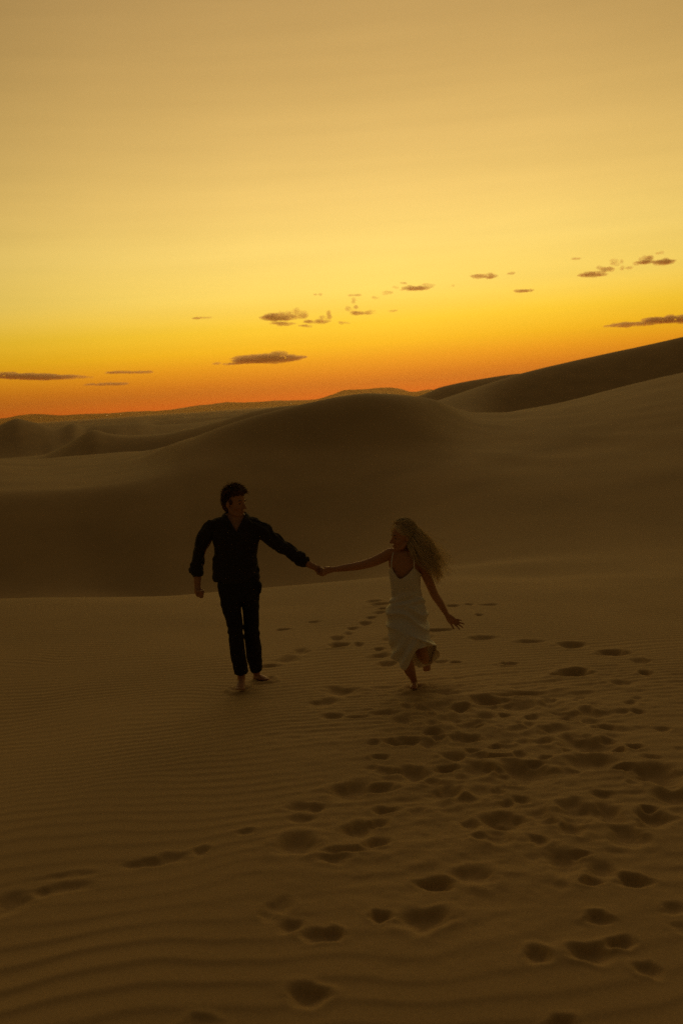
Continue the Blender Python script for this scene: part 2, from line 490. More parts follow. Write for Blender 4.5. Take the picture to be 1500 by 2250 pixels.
jlo = np.searchsorted(azs, -R(30)); jhi = np.searchsorted(azs, R(30)) + 1
ilo = 0; ihi = np.searchsorted(rs, 21)
sub = (slice(ilo, ihi), slice(jlo, jhi))
Xs, Ys = X[sub], Y[sub]
dent = np.zeros_like(Xs); soften = np.ones_like(Xs)
for i, (px, py, w, h) in enumerate(FP):
    gx, gy = ground_hit(px, py)
    ax_, ay_ = ground_hit(px - w / 2, py); bx_, by_ = ground_hit(px + w / 2, py)
    rw = max(0.045, 0.5 * math.hypot(bx_ - ax_, by_ - ay_))
    cx_, cy_ = ground_hit(px, py - h / 2); dx_, dy_ = ground_hit(px, py + h / 2)
    rl = min(max(0.05, 0.5 * abs(cy_ - dy_)), 0.22)
    rw *= 0.74 * random.Random(i + 50).uniform(.88, 1.12); rl *= 0.74 * random.Random(i + 90).uniform(.85, 1.15)
    m0 = 2.8
    sel = (np.abs(Xs - gx) < (rw + .1) * m0) & (np.abs(Ys - gy) < (rl + .1) * m0)
    if not sel.any():
        continue
    x = Xs[sel] - gx; y = Ys[sel] - gy
    # uneven outline
    ang = np.arctan2(y / rl, x / rw)
    rd = random.Random(i)
    wob = 1 + 0.10 * np.sin(2 * ang + rd.uniform(0, 6)) + 0.09 * np.sin(3 * ang + rd.uniform(0, 6)) + 0.06 * np.sin(5 * ang + rd.uniform(0, 6))
    sk = rd.uniform(-.25, .25)
    q = np.sqrt((x / rw - sk * y / rl) ** 2 + (y / rl) ** 2) / wob / 1.12
    dep = min(0.070, 0.22 * min(rw * 1.5, rl * 2) + 0.014) * (rd.uniform(.45, 1.15) if w * h < 2600 else rd.uniform(.85, 1.1))
    if px < 480 and py > 1750: dep *= .62
    if h < 8 and py > 1500: dep *= .6
    ex = np.where(y > 0, 3.6, 2.0)      # the toe end is cut steeply, the heel end slopes out
    dd = -dep * np.exp(-q ** ex) + 0.16 * dep * np.exp(-((q - 1.55) / 0.45) ** 2) * (1 + .5 * np.sin(ang + rd.uniform(0, 6)))
    # slumped toe end
    wq = np.exp(-(q / 1.05) ** 5)
    dent[sel] = dent[sel] * (1 - .7 * wq) + np.where(dd > 0, dd * (1 - np.clip(-dent[sel] / .012, 0, .85)), dd)
    soften[sel] *= 1 - 0.85 * np.exp(-(q / 1.5) ** 2)
# sand pushed up around the feet that stand in it, and the loose crumble of the trodden patch
for (px, py) in ((527, 1514), (583, 1493), (908, 1511)):
    gx, gy = ground_hit(px, py)
    q = np.hypot((Xs - gx) / .10, (Ys - gy) / .13)
    dent += .016 * np.exp(-((q - 1.05) / .35) ** 2) * (1 + .5 * noise2(Xs * 18, Ys * 18, 5)) - .006 * np.exp(-q ** 4)
trod = 1 - soften
wide = np.exp(-((Xs - 0.17 * Ys + .1) / (.24 * Ys)) ** 2) * np.clip((Ys - 3.2) / 1.2, 0, 1) * np.clip((9.3 - Ys) / 1.2, 0, 1)
dent += (0.020 * fbm(Xs * 3.6, Ys * 4.5, 3, 91) + 0.008 * (.35 - np.abs(fbm(Xs * 7.5, Ys * 9, 2, 93))) + .0035 * fbm(Xs * 19, Ys * 19, 2, 95)) * np.clip(.5 * trod + .8 * wide, 0, 1)
ripS = rip[sub] * soften
Z[sub] += dent + ripS
rip[sub] = 0
Z += rip

nr, na = Z.shape
verts = np.stack([X, Y, Z], -1)
verts[:, -1] = verts[:, 0]              # close the circle
V = verts.reshape(-1, 3)
ii, jj = np.meshgrid(np.arange(nr - 1), np.arange(na - 1), indexing='ij')
a0 = (ii * na + jj).ravel(); quads = np.stack([a0, a0 + 1, a0 + na + 1, a0 + na], -1)
me = bpy.data.meshes.new('sand_ground')
me.vertices.add(len(V)); me.vertices.foreach_set('co', V.astype(np.float32).ravel())
nq = len(quads)
me.loops.add(nq * 4); me.loops.foreach_set('vertex_index', quads[:, ::-1].astype(np.int32).ravel())
me.polygons.add(nq)
me.polygons.foreach_set('loop_start', (np.arange(nq) * 4).astype(np.int32))
me.polygons.foreach_set('loop_total', np.full(nq, 4, np.int32))
me.polygons.foreach_set('use_smooth', np.ones(nq, bool))
me.update(); me.validate()
me.materials.append(M_SAND)
ground = bpy.data.objects.new('sand_ground', me)
col.objects.link(ground)
tag(ground, kind='structure')
_d = Vector((0, 0, 0))


def ground_z(x, y):
    """height of the finished sand at a point"""
    a = math.atan2(x, y); r = math.hypot(x, y)
    j = int(np.clip(np.searchsorted(azs, a), 0, na - 1)); i = int(np.clip(np.searchsorted(rs, r), 0, nr - 1))
    return float(Z[i, j])


# mountains on the horizon
def mountains(name, pts, dist, thick, seed):
    a, e = line(pts)
    azq = np.linspace(a[0], a[-1], 900)
    el = pchip1(a, e, azq)
    xs = azq * dist
    jag = fbm(xs / 900, xs * 0 + seed, 5, seed) * 0.0016 + np.abs(fbm(xs / 2600, xs * 0 + seed, 4, seed + 3)) * 0.0008 - 0.0026
    prof = [(-1.0, 0.0), (-0.7, 0.25), (-0.35, 0.62), (-0.12, 0.9), (0, 1.0), (0.25, 0.75), (0.6, 0.35), (1.0, 0.0)]
    vs = []
    for k, (u, hgt) in enumerate(prof):
        for i in range(len(azq)):
            rr = dist + thick * u + 500 * noise2(np.array([xs[i] / 1200]), np.array([float(k)]), seed)[0]
            zt = CAM_Z + dist * (el[i] + (jag[i] if 0 < k < 7 else 0))
            z = -40 + (zt + 40) * hgt * (1 + (0.12 * noise2(np.array([xs[i] / 500]), np.array([k * 1.7]), seed + 9)[0] if k != 4 else 0))
            vs.append((rr * math.sin(azq[i]), rr * math.cos(azq[i]), z))
    n = len(azq)
    fs = [(k * n + i, k * n + i + 1, (k + 1) * n + i + 1, (k + 1) * n + i) for k in range(len(prof) - 1) for i in range(n - 1)]
    o = add_mesh(name, vs, fs, M_ROCK)
    tag(o, kind='structure')
    return o


mountains('distant_mountains', [(-120, 925), (-40, 920), (20, 910), (60, 903), (100, 905), (140, 907), (200, 905), (300, 900), (380, 893), (430, 886), (480, 880), (540, 879),
                       (600, 874), (660, 872), (700, 870), (730, 862), (760, 853), (800, 851), (850, 846), (880, 849), (905, 855), (940, 849), (975, 853), (1040, 850),
                       (1200, 838), (1400, 826), (1620, 812)], 27500, 1500, 3)

# ------------------------------------------------------------------ figures
def at(px, py, y):
    """point of the world at forward distance y behind a picture point"""
    d = ray(px, py)
    k = y / d[1]
    return np.array([d[0] * k, y, CAM_Z + d[2] * k])


def catmull(P, n):
    P = np.asarray(P, float)
    if len(P) < 3:
        t = np.linspace(0, 1, n)[:, None]
        return P[0] * (1 - t) + P[-1] * t
    Q = np.vstack([2 * P[0] - P[1], P, 2 * P[-1] - P[-2]])
    out = []
    ts = np.linspace(0, len(P) - 1, n)
    for t in ts:
        i = min(int(t), len(P) - 2); u = t - i
        p0, p1, p2, p3 = Q[i], Q[i + 1], Q[i + 2], Q[i + 3]
        out.append(0.5 * ((2 * p1) + (-p0 + p2) * u + (2 * p0 - 5 * p1 + 4 * p2 - p3) * u * u + (-p0 + 3 * p1 - 3 * p2 + p3) * u ** 3))
    return np.array(out)


class Solid:
    """closed swept shapes that are fused into one continuous surface"""

    def __init__(self):
        self.v = []; self.f = []

    def tube(self, pts, rw, rd=None, seg=18, n=None, round_caps=True):
        rw = np.asarray(rw, float); rd = rw if rd is None else np.asarray(rd, float)
        n = n or max(6, 5 * len(pts))
        A = catmull(np.hstack([np.asarray(pts, float), rw[:, None], rd[:, None]]), n)
        P, w, d = A[:, :3], np.maximum(A[:, 3], 0.002), np.maximum(A[:, 4], 0.002)
        if round_caps:
            def cap(p, t, w0, d0, sgn):
                th = np.linspace(0, PI / 2, 6)[1:]
                m = min(w0, d0)
                return [(p + sgn * t * m * math.sin(a), w0 * max(math.cos(a), 0.05), d0 * max(math.cos(a), 0.05)) for a in th]
            t0 = P[1] - P[0]; t0 /= np.linalg.norm(t0) + 1e-9
            t1 = P[-1] - P[-2]; t1 /= np.linalg.norm(t1) + 1e-9
            c0 = cap(P[0], t0, w[0], d[0], -1)[::-1]; c1 = cap(P[-1], t1, w[-1], d[-1], 1)
            P = np.vstack([[c[0] for c in c0], P, [c[0] for c in c1]])
            w = np.concatenate([[c[1] for c in c0], w, [c[1] for c in c1]]); d = np.concatenate([[c[2] for c in c0], d, [c[2] for c in c1]])
        T = np.gradient(P, axis=0); T /= np.linalg.norm(T, axis=1)[:, None] + 1e-9
        base = len(self.v)
        Yv = np.array([0, 1.0, 0])
        for i in range(len(P)):
            D = Yv - T[i] * T[i][1]
            if np.linalg.norm(D) < 0.25:
                D = np.array([0, 0, 1.0]) - T[i] * T[i][2]
            D /= np.linalg.norm(D)
            W = np.cross(T[i], D)
            for k in range(seg):
                a = 2 * PI * k / seg
                self.v.append(P[i] + W * w[i] * math.cos(a) + D * d[i] * math.sin(a))
        for i in range(len(P) - 1):
            for k in range(seg):
                k2 = (k + 1) % seg
                self.f.append((base + i * seg + k, base + i * seg + k2, base + (i + 1) * seg + k2, base + (i + 1) * seg + k))
        self.f.append(tuple(base + k for k in range(seg))[::-1])
        self.f.append(tuple(base + (len(P) - 1) * seg + k for k in range(seg)))

    def ell(self, c, axes, radii, n=14):
        """ellipsoid with centre c, unit axes (3x3 rows), radii"""
        c = np.asarray(c, float); A = np.asarray(axes, float)
        base = len(self.v)
        for i in range(n + 1):
            th = PI * i / n
            for k in range(2 * n):
                ph = PI * k / n
                l = np.array([math.sin(th) * math.cos(ph) * radii[0], math.sin(th) * math.sin(ph) * radii[1], math.cos(th) * radii[2]])
                self.v.append(c + l @ A)
        m = 2 * n
        for i in range(n):
            for k in range(m):
                self.f.append((base + i * m + k, base + (i + 1) * m + k, base + (i + 1) * m + (k + 1) % m, base + i * m + (k + 1) % m))

    def fuse(self, name, mat, parent, origin, voxel=0.005, smooth=4, shape=None, cut=None):
        o = add_mesh('raw', np.array(self.v) - origin, self.f)
        m = o.modifiers.new('r', 'REMESH'); m.mode = 'VOXEL'; m.voxel_size = voxel; m.use_smooth_shade = True
        if smooth:
            sm = o.modifiers.new('s', 'SMOOTH'); sm.iterations = smooth; sm.factor = 0.5
        dg = bpy.context.evaluated_depsgraph_get(); dg.update()
        me = bpy.data.meshes.new_from_object(o.evaluated_get(dg))
        bpy.data.objects.remove(o)
        nv = len(me.vertices)
        co = np.empty(nv * 3, np.float32); me.vertices.foreach_get('co', co); co = co.reshape(-1, 3).astype(float)
        no = np.empty(nv * 3, np.float32); me.vertices.foreach_get('normal', no); no = no.reshape(-1, 3).astype(float)
        if shape:
            co = shape(co + origin, no) - origin
            me.vertices.foreach_set('co', co.astype(np.float32).ravel())
        if cut:
            import bmesh
            kill = cut(co + origin, no)
            bm = bmesh.new(); bm.from_mesh(me); bm.verts.ensure_lookup_table()
            bmesh.ops.delete(bm, geom=[bm.verts[i] for i in np.where(kill)[0]], context='VERTS')
            bm.to_mesh(me); bm.free()
        me.name = name
        me.materials.clear(); me.materials.append(mat)
        me.polygons.foreach_set('use_smooth', [True] * len(me.polygons)); me.update()
        o = bpy.data.objects.new(name, me); col.objects.link(o)
        if parent: o.parent = parent
        return o


def pix_of(p):
    q = (p - np.array([0, 0, CAM_Z])) @ CMN
    return 750 + F * q[:, 0] / -q[:, 2], 1125 - F * q[:, 1] / -q[:, 2]


def head_axes(yaw, pitch, roll=0.0):
    """rows: forward, side, up.  yaw 0 looks at the camera, + to the photo's right"""
    f = np.array([math.sin(yaw) * math.cos(pitch), -math.cos(yaw) * math.cos(pitch), math.sin(pitch)])
    s = np.cross(np.array([0, 0, 1.0]), f); s /= np.linalg.norm(s)
    u = np.cross(f, s)
    c, r_ = math.cos(roll), math.sin(roll)
    s2 = s * c + u * r_; u2 = u * c - s * r_
    return np.array([f, s2, u2])


def add_head(S, c, A, k, fem=False):
    def P(f, s, u): return c + k * (f * A[0] + s * A[1] + u * A[2])
    def E(f, s, u, r): S.ell(P(f, s, u), A, [k * q for q in r])
    E(-.008, 0, .005, (.096, .074, .100))
    E(.032, 0, -.030, (.062, .062, .085))
    E(.040, 0, -.085, (.046, .050, .042))
    E(.068, 0, -.115, (.024, .026 if fem else .032, .020))
    for sg in (-1, 1):
        E(.045, sg * .036, -.052, (.036, .026, .032))          # cheeks
        S.tube([P(.005, sg * .056, -.075), P(.035, sg * .047, -.105), P(.066, sg * .018, -.120)], [k * .018, k * .018, k * .015])  # jaw line
        E(-.008, sg * .075, -.035, (.017, .009, .030))         # ears
        E(.072, sg * .026, .000, (.018, .022, .009 if fem else .011))   # brow ridge
        E(.070, sg * .030, -.024, (.016, .014, .012))          # eyes under the lids
        E(.098, sg * .010, -.058, (.010, .009, .008))          # nostrils
    S.tube([P(.082, 0, -.008), P(.100, 0, -.034), P(.113, 0, -.053)], [k * .010, k * .011, k * .012])  # nose
    E(.093, 0, -.081, (.010, .022, .006))                      # upper lip
    E(.091, 0, -.092, (.010, .019, .007))                      # lower lip


def face_shape(c, A, k):
    def fn(co, no):
        l = (co - c) @ A.T / k
        push = np.zeros(len(co))
        for sg in (-1, 1):
            q = ((l[:, 1] - sg * .030) / .017) ** 2 + ((l[:, 2] + .022) / .012) ** 2
            push += np.where(l[:, 0] > .03, -.006 * np.exp(-q), 0)
        q = ((l[:, 1]) / .024) ** 2 + ((l[:, 2] + .0865) / .0025) ** 2
        push += np.where(l[:, 0] > .06, -.004 * np.exp(-q), 0)
        return co + k * push[:, None] * A[0]
    return fn


def face_parts(c, A, k, parent, origin, bm, rng_):
    def P(f, s, u): return c + k * (f * A[0] + s * A[1] + u * A[2])
    for sg in (-1, 1):
        E_ = Solid(); E_.ell(P(.0735, sg * .030, -.0235), A, [k * .0115, k * .0125, k * .0062], n=8)
        add_mesh('eye', np.array(E_.v) - origin, E_.f, M_EYE, parent)
        cs = []
        for i in range(60):
            t_ = rng_.uniform(0, 1)
            p0 = P(.0905 - .010 * t_ ** 2, sg * (.012 + .034 * t_), -.001 + .005 * math.sin(t_ * 2.6) + rng_.normal() * .0016)
            d_ = A[1] * sg * .010 + A[2] * .003 + A[0] * .002
            cs.append(np.array([p0, p0 + d_ * .5, p0 + d_]))
        v_, f_ = strands('b', cs, .0011, None, None, origin)
        add_mesh('eyebrow', v_, f_, bm, parent)


def finger(S, pts, r0=.0088, r1=.0068):
    S.tube(pts, np.linspace(r0, r1, len(pts)), seg=10)


def person_root(px, py, label):
    gx, gy = ground_hit(px, py)
    e = bpy.data.objects.new('person', None)
    e.empty_display_size = 0.3
    e.location = (gx, gy, ground_z(gx, gy))
    col.objects.link(e)
    tag(e, label, 'person')
    return e, np.array(e.location), gy


def cloth_noise(co, no, amp, sc, stretch, seed):
    """soft folds running along 'stretch' (a direction)"""
    s = np.asarray(stretch, float); s /= np.linalg.norm(s)
    q = co - np.outer(co @ s, s) * 0.72
    w = noise3(co, sc * .5, seed + 20)[:, None] * 0.05
    n = noise3(q + w, sc, seed)
    n2 = noise3(q + w, sc * 2.3, seed + 5)
    return co + no * (amp * ((1 - np.abs(n) * 2.4) * .8 + n2 * .35))[:, None]


# ---- man
root, org, DM = person_root(527, 1513, 'barefoot man in dark open-collared shirt with rolled sleeves and dark trousers, holding the woman\'s hand')


def M(px, py, dd=0.0): return at(px, py, DM + dd)


HC = M(515.5, 1098, 0.0); HA = head_axes(R(58), R(-7), R(-3)); HK = 1.07
S = Solid()
add_head(S, HC, HA, HK)
S.tube([M(516, 1112, .02), M(516, 1124, .02), M(517, 1136, .02), M(518, 1147, .01)], [.052, .054, .062, .10], [.056, .058, .062, .07])
S.tube([M(518, 1146), M(518, 1158), M(518, 1190), M(517, 1225), M(518, 1262), M(521, 1290)], [.150, .175, .165, .145, .15, .15], [.080, .108, .105, .095, .095, .10])
S.tube([M(468, 1158), M(450, 1190), M(439, 1222, .02), M(435, 1255, -.01), M(434, 1280, -.03), M(434, 1292, -.04)], [.05, .046, .040, .036, .030, .027], [.05, .046, .040, .038, .028, .024])
S.tube([M(570, 1160), M(595, 1184), M(628, 1207, .0), M(652, 1222), M(672, 1236), M(694, 1248)], [.05, .046, .040, .038, .033, .026], [.05, .046, .040, .038, .032, .023])
# legs
S.tube([M(505, 1290), M(508.5, 1331, -.03), M(515, 1362, -.05), M(518, 1395, -.04), M(521, 1427, -.01), M(526, 1456, .02), M(530, 1482, .04), M(530, 1497, .05)], [.075, .064, .052, .044, .044, .040, .035, .034], [.08, .066, .055, .048, .048, .046, .040, .038])
S.tube([M(547, 1290), M(551.5, 1331, .03), M(552, 1362, .05), M(552.5, 1384, .07), M(555.5, 1410, .14), M(558, 1440, .24), M(562, 1472, .35), M(565, 1484, .38)], [.075, .062, .050, .046, .046, .042, .034, .032], [.08, .066, .055, .05, .05, .046, .036, .034])
# front foot, toes towards the camera
S.tube([M(531, 1502, .07), M(530, 1500, .02), M(528.5, 1506, -.06), M(527.5, 1511, -.12)], [.030, .036, .042, .040], [.03, .034, .024, .016])
for k_ in range(5):
    x0 = 519.5 + 4.0 * k_
    S.tube([M(x0, 1511.5 + .3 * k_, -.12), M(x0 - .4, 1513.8, -.160 - .006 * (4 - abs(k_ - 3)))], [.0095, .0085] if k_ < 4 else [.013, .012], seg=10)
# rear foot, toes to the right
S.tube([M(562, 1489, .39), M(568, 1488, .36), M(578, 1490, .32), M(586, 1492, .29)], [.026, .030, .022, .014], [.030, .034, .040, .036])
for k_ in range(5):
    S.tube([M(584, 1492 + .1 * k_, .33 - .018 * k_), M(591 - .8 * abs(k_ - 3), 1492.5 + .1 * k_, .31 - .018 * k_)], [.0085, .0075], seg=10)
# closed free hand
S.tube([M(434, 1291, -.04), M(436, 1298, -.045), M(439, 1306, -.05)], [.030, .036, .034], [.022, .026, .024])
for k_ in range(4):
    y0 = 1295 + 4.4 * k_
    finger(S, [M(440, y0 + 1, -.05), M(446.5 - .5 * k_, y0 + 2, -.065), M(446 - .5 * k_, y0 + 4, -.092), M(440, y0 + 4, -.088)], .0105, .009)
finger(S, [M(430, 1293, -.055), M(433, 1299, -.085), M(441, 1300, -.104), M(445, 1303, -.10)], .012, .010)
# the hand that holds hers: palm behind, fingers closing over the front from above
S.tube([M(693, 1247.5, .0), M(700, 1251, .008), M(710, 1255, .012)], [.028, .034, .032], [.018, .018, .016])
for k_ in range(4):
    x0 = 703.5 + 3.9 * k_
    finger(S, [M(x0 - 1, 1251 + .7 * k_, .004), M(x0 + 1, 1247.3 + 1.1 * k_, -.018), M(x0 + 2, 1251 + 1.0 * k_, -.044), M(x0 + 1.5, 1257 + .7 * k_, -.046), M(x0, 1261 + .5 * k_, -.036)], .0095, .008)
finger(S, [M(696, 1253, .0), M(699, 1259, -.012), M(705, 1263.5, -.022), M(711, 1264, -.03)], .0115, .009)
fs = face_shape(HC, HA, HK)
body = S.fuse('body', M_SKIN, root, org, voxel=.0042, smooth=3, shape=fs)

# shirt
S = Solid()
S.tube([M(517, 1133, .03), M(518, 1139, .02), M(518, 1148), M(518, 1163), M(518, 1190), M(516, 1220), M(517, 1248), M(518, 1266), M(518, 1277)],
       [.085, .125, .185, .212, .202, .193, .203, .212, .192], [.07, .085, .105, .125, .128, .125, .130, .136, .125], round_caps=False)
S.tube([M(508, 1143, .01), M(488, 1148, .01), M(468, 1156)], [.04, .050, .055], [.06, .07, .07])
S.tube([M(528, 1143, .01), M(548, 1148, .01), M(567, 1157)], [.04, .050, .055], [.06, .07, .07])
S.tube([M(484, 1158), M(464, 1160), M(449, 1186, .01), M(440, 1211, .02), M(436, 1234, .01), M(433, 1250, .0), M(435, 1258, -.01)],
       [.055, .064, .066, .060, .053, .054, .056], [.065, .073, .072, .064, .058, .058, .058], round_caps=False)
S.tube([M(552, 1158), M(572, 1162), M(592, 1180), M(612, 1196), M(633, 1208), M(650, 1222), M(664, 1231)],
       [.055, .066, .066, .060, .054, .050, .054], [.065, .075, .072, .064, .058, .056, .056], round_caps=False)


def shirt_shape(co, no):
    co = cloth_noise(co, no, .011, 15, (0.25, 0, 1), 3)
    px, py = pix_of(co)
    # drag folds across the chest towards the pulled arm, blousing above the waist
    f = np.sin((py - 0.5 * px) / 5.2 + 2.5 * noise3(co, 9, 8)) * np.exp(-((py - 1262) / 16.0) ** 2) * .006
    g = np.sin((px + 0.9 * py) / 6.0 + 2.0 * noise3(co, 7, 9)) * np.exp(-((px - 600) / 34.0) ** 2) * .005
    g += np.sin((py + 0.3 * px) / 4.6 + 2.0 * noise3(co, 7, 2)) * np.exp(-((px - 438) / 14.0) ** 2) * .006
    return co + no * (f + g)[:, None]


def shirt_cut(co, no):
    px, py = pix_of(co)
    front = co[:, 1] < DM + .03
    half = np.interp(py, [1100, 1130, 1142, 1168], [26, 19, 15, 0])
    cx = np.interp(py, [1100, 1130, 1168], [517, 518, 519])
    v = front & (np.abs(px - cx) < half) & (py < 1168)
    # open neck
    top = (py < 1137) & (((px - 517) / 23.0) ** 2 + ((co[:, 1] - DM - .02) / .07) ** 2 < 1)
    return v | top


shirt = S.fuse('shirt', M_SHIRT, root, org, voxel=.0052, smooth=4, shape=shirt_shape, cut=shirt_cut)
tag(shirt, None)


def strip(name, pts, wvec, thick, mat, parent, origin, n=26, wn=6, curl=0.0):
    """a band of cloth of some thickness following pts"""
    P = catmull(pts, n); Wd = catmull(wvec, n)
    vs = []; fs = []
    T = np.gradient(P, axis=0)
    for s_ in (0, 1):
        for i in range(n):
            nn = np.cross(T[i], Wd[i]); nn /= np.linalg.norm(nn) + 1e-9
            for j in range(wn):
                u = j / (wn - 1)
                vs.append(P[i] + Wd[i] * u + nn * (thick * (s_ - .5) + curl * math.sin(u * PI)) - origin)
    m = n * wn
    for i in range(n - 1):
        for j in range(wn - 1):
            a = i * wn + j
            fs.append((a, a + 1, a + wn + 1, a + wn)); fs.append((m + a, m + a + wn, m + a + wn + 1, m + a + 1))
    for i in range(n - 1):
        for j in (0, wn - 1):
            a = i * wn + j
            fs.append((a, a + wn, m + a + wn, m + a))
    for j in range(wn - 1):
        for i in (0, n - 1):
            a = i * wn + j
            fs.append((a, a + 1, m + a + 1, m + a))
    return add_mesh(name, vs, fs, mat, parent)


# collar: stands round the neck and falls open in two points down the chest
cp = [M(519, 1169, -.128), M(509, 1150, -.118), M(499, 1135, -.085), M(493.5, 1129, -.02), M(496, 1126, .05), M(506, 1123, .085), M(519, 1122, .095), M(531, 1123, .085), M(540, 1126, .05), M(541, 1130, -.02), M(535, 1137, -.085), M(528, 1151, -.118), M(520, 1169, -.128)]
cw = [M(517, 1169, -.13) - M(519, 1169, -.128), M(502, 1154, -.13) - M(509, 1150, -.118), M(488, 1146, -.10) - M(499, 1135, -.085)]
mid_w = [np.array([-.03, 0, -.03]), np.array([-.02, .02, -.035]), np.array([0, .03, -.035]), np.array([0, .03, -.035]), np.array([.01, .03, -.035]), np.array([.02, .02, -.035]), np.array([.03, 0, -.03])]
cw2 = [M(546, 1147, -.10) - M(535, 1137, -.085), M(535, 1156, -.13) - M(528, 1151, -.118), M(523, 1169, -.13) - M(520, 1169, -.128)]
strip('collar', cp, cw + mid_w + cw2, .006, M_SHIRT, shirt, org, n=60, curl=.006)


def cuff(path, rr, rd, seed):
    S = Solid()
    S.tube(path, rr, rd, round_caps=True, n=12)
    return S.fuse('cuff', M_SHIRT, shirt, org, voxel=.004, smooth=2, shape=lambda co, no: cloth_noise(co, no, .007, 26, (0, .3, 1), seed))


cuff([M(431.5, 1245, -.0), M(431, 1251, -.0), M(434, 1257.5, -.01)], [.056, .063, .052], [.058, .06, .054], 31)
cuff([M(654, 1223.5), M(660, 1228), M(666.5, 1232)], [.054, .064, .054], [.056, .062, .054], 35)

# trousers
S = Solid()
S.tube([M(521, 1266), M(524.5, 1279), M(527, 1300), M(529, 1318)], [.180, .192, .184, .172], [.115, .125, .125, .115], round_caps=False)
S.tube([M(505, 1292), M(508.5, 1331, -.03), M(515, 1362, -.05), M(518, 1395, -.04), M(521, 1427, -.01), M(526, 1456, .02), M(530, 1479, .035)],
       [.092, .086, .071, .066, .066, .064, .062], [.105, .09, .076, .07, .07, .068, .066], round_caps=False)
S.tube([M(550, 1292), M(551.5, 1331, .03), M(552, 1362, .05), M(552.5, 1384, .07), M(555.5, 1410, .14), M(558, 1440, .24), M(561.5, 1468, .33)],
       [.093, .080, .070, .070, .072, .069, .061], [.105, .09, .078, .074, .076, .074, .066], round_caps=False)
# a hand pocket that gapes at the hip
S.tube([M(566, 1276, -.01), M(571, 1284, -.01), M(571, 1300, 0)], [.02, .024, .02], [.05, .055, .05])


def trouser_shape(co, no):
    co = cloth_noise(co, no, .0055, 12, (0.1, 0, 1), 13)
    px, py = pix_of(co)
    f = np.sin(py / 3.6 + 3 * noise3(co, 8, 4) + px / 9) * (.005 * np.exp(-((py - 1388) / 16.0) ** 2) + .002 * np.exp(-((py - 1464) / 14.0) ** 2) + .003 * np.exp(-((py - 1330) / 14.0) ** 2))
    return co + no * f[:, None]


S.fuse('trousers', M_TROUSER, root, org, voxel=.0055, smooth=4, shape=trouser_shape)


# hair from tapered strands
def strands(name, curves, rad, mat, parent, origin, tip=0.25):
    vs = []; fs = []
    for P in curves:
        n = len(P); T = np.gradient(P, axis=0); T /= np.linalg.norm(T, axis=1)[:, None] + 1e-9
        b0 = len(vs)
        ref = np.array([.3, .8, .5])
        for i in range(n):
            a = np.cross(T[i], ref); a /= np.linalg.norm(a) + 1e-9; b_ = np.cross(T[i], a)
            rr = rad * (1 - (1 - tip) * (i / (n - 1)) ** 1.5)
            for k in range(3):
                th = 2 * PI * k / 3
                vs.append(P[i] + rr * (a * math.cos(th) + b_ * math.sin(th)) - origin)
        for i in range(n - 1):
            for k in range(3):
                k2 = (k + 1) % 3
                fs.append((b0 + i * 3 + k, b0 + i * 3 + k2, b0 + i * 3 + 3 + k2, b0 + i * 3 + 3 + k))
    return vs, fs


def join_strands(obj, vs, fs):
    me = obj.data
    n0 = len(me.vertices)
    co = [v.co[:] for v in me.vertices] + [tuple(v) for v in vs]
    pf = [tuple(p.vertices) for p in me.polygons] + [tuple(i + n0 for i in f) for f in fs]
    mat = me.materials[0]
    nm = bpy.data.meshes.new(me.name); nm.from_pydata(co, [], pf); nm.materials.append(mat)
    nm.polygons.foreach_set('use_smooth', [True] * len(nm.polygons)); nm.update()
    obj.data = nm


S = Solid()


def HP(f, s, u, c=HC, A=HA, k=HK): return c + k * (f * A[0] + s * A[1] + u * A[2])


S.ell(HP(-.020, 0, .028), HA, [.098 * HK, .080 * HK, .092 * HK])
S.ell(HP(-.060, 0, -.030), HA, [.054 * HK, .068 * HK, .080 * HK])
for sg in (-1, 1):
    S.ell(HP(.014, sg * .070, -.010), HA, [.020 * HK, .012 * HK, .034 * HK])
S.ell(HP(.045, 0, .078), HA, [.058 * HK, .060 * HK, .040 * HK])
S.ell(HP(.074, -.01, .074), HA, [.026 * HK, .050 * HK, .026 * HK])
hq = np.random.default_rng(8)
for i in range(60):       # tousled locks standing off the head
    a_ = hq.uniform(-1.0, 1.0); e_ = hq.uniform(.15, 1.45)
    f, s_, u = math.cos(e_) * math.cos(a_ * 2.2) , math.sin(a_ * 2.2) * math.cos(e_), math.sin(e_)
    if f > .55 and u < .55: continue
    p0 = HP(-.015 + f * .090, s_ * .076, .024 + u * .088)
    dr = np.array([f * .6 + .55, s_ * .8 + hq.normal() * .5, u * .7 + hq.normal() * .25]) @ HA
    dr /= np.linalg.norm(dr)
    L_ = hq.uniform(.020, .042)
    S.tube([p0, p0 + dr * L_ * .55, p0 + dr * L_ + np.array([0, 0, -.010])], [.013, .010, .004], seg=8)
hair = S.fuse('hair', M_HAIR1, root, org, voxel=.004, smooth=2, shape=lambda co, no: co + no * (.008 * noise3(co, 40, 3) + .005 * noise3(co, 90, 5))[:, None])
cur = []
hr = np.random.default_rng(5)
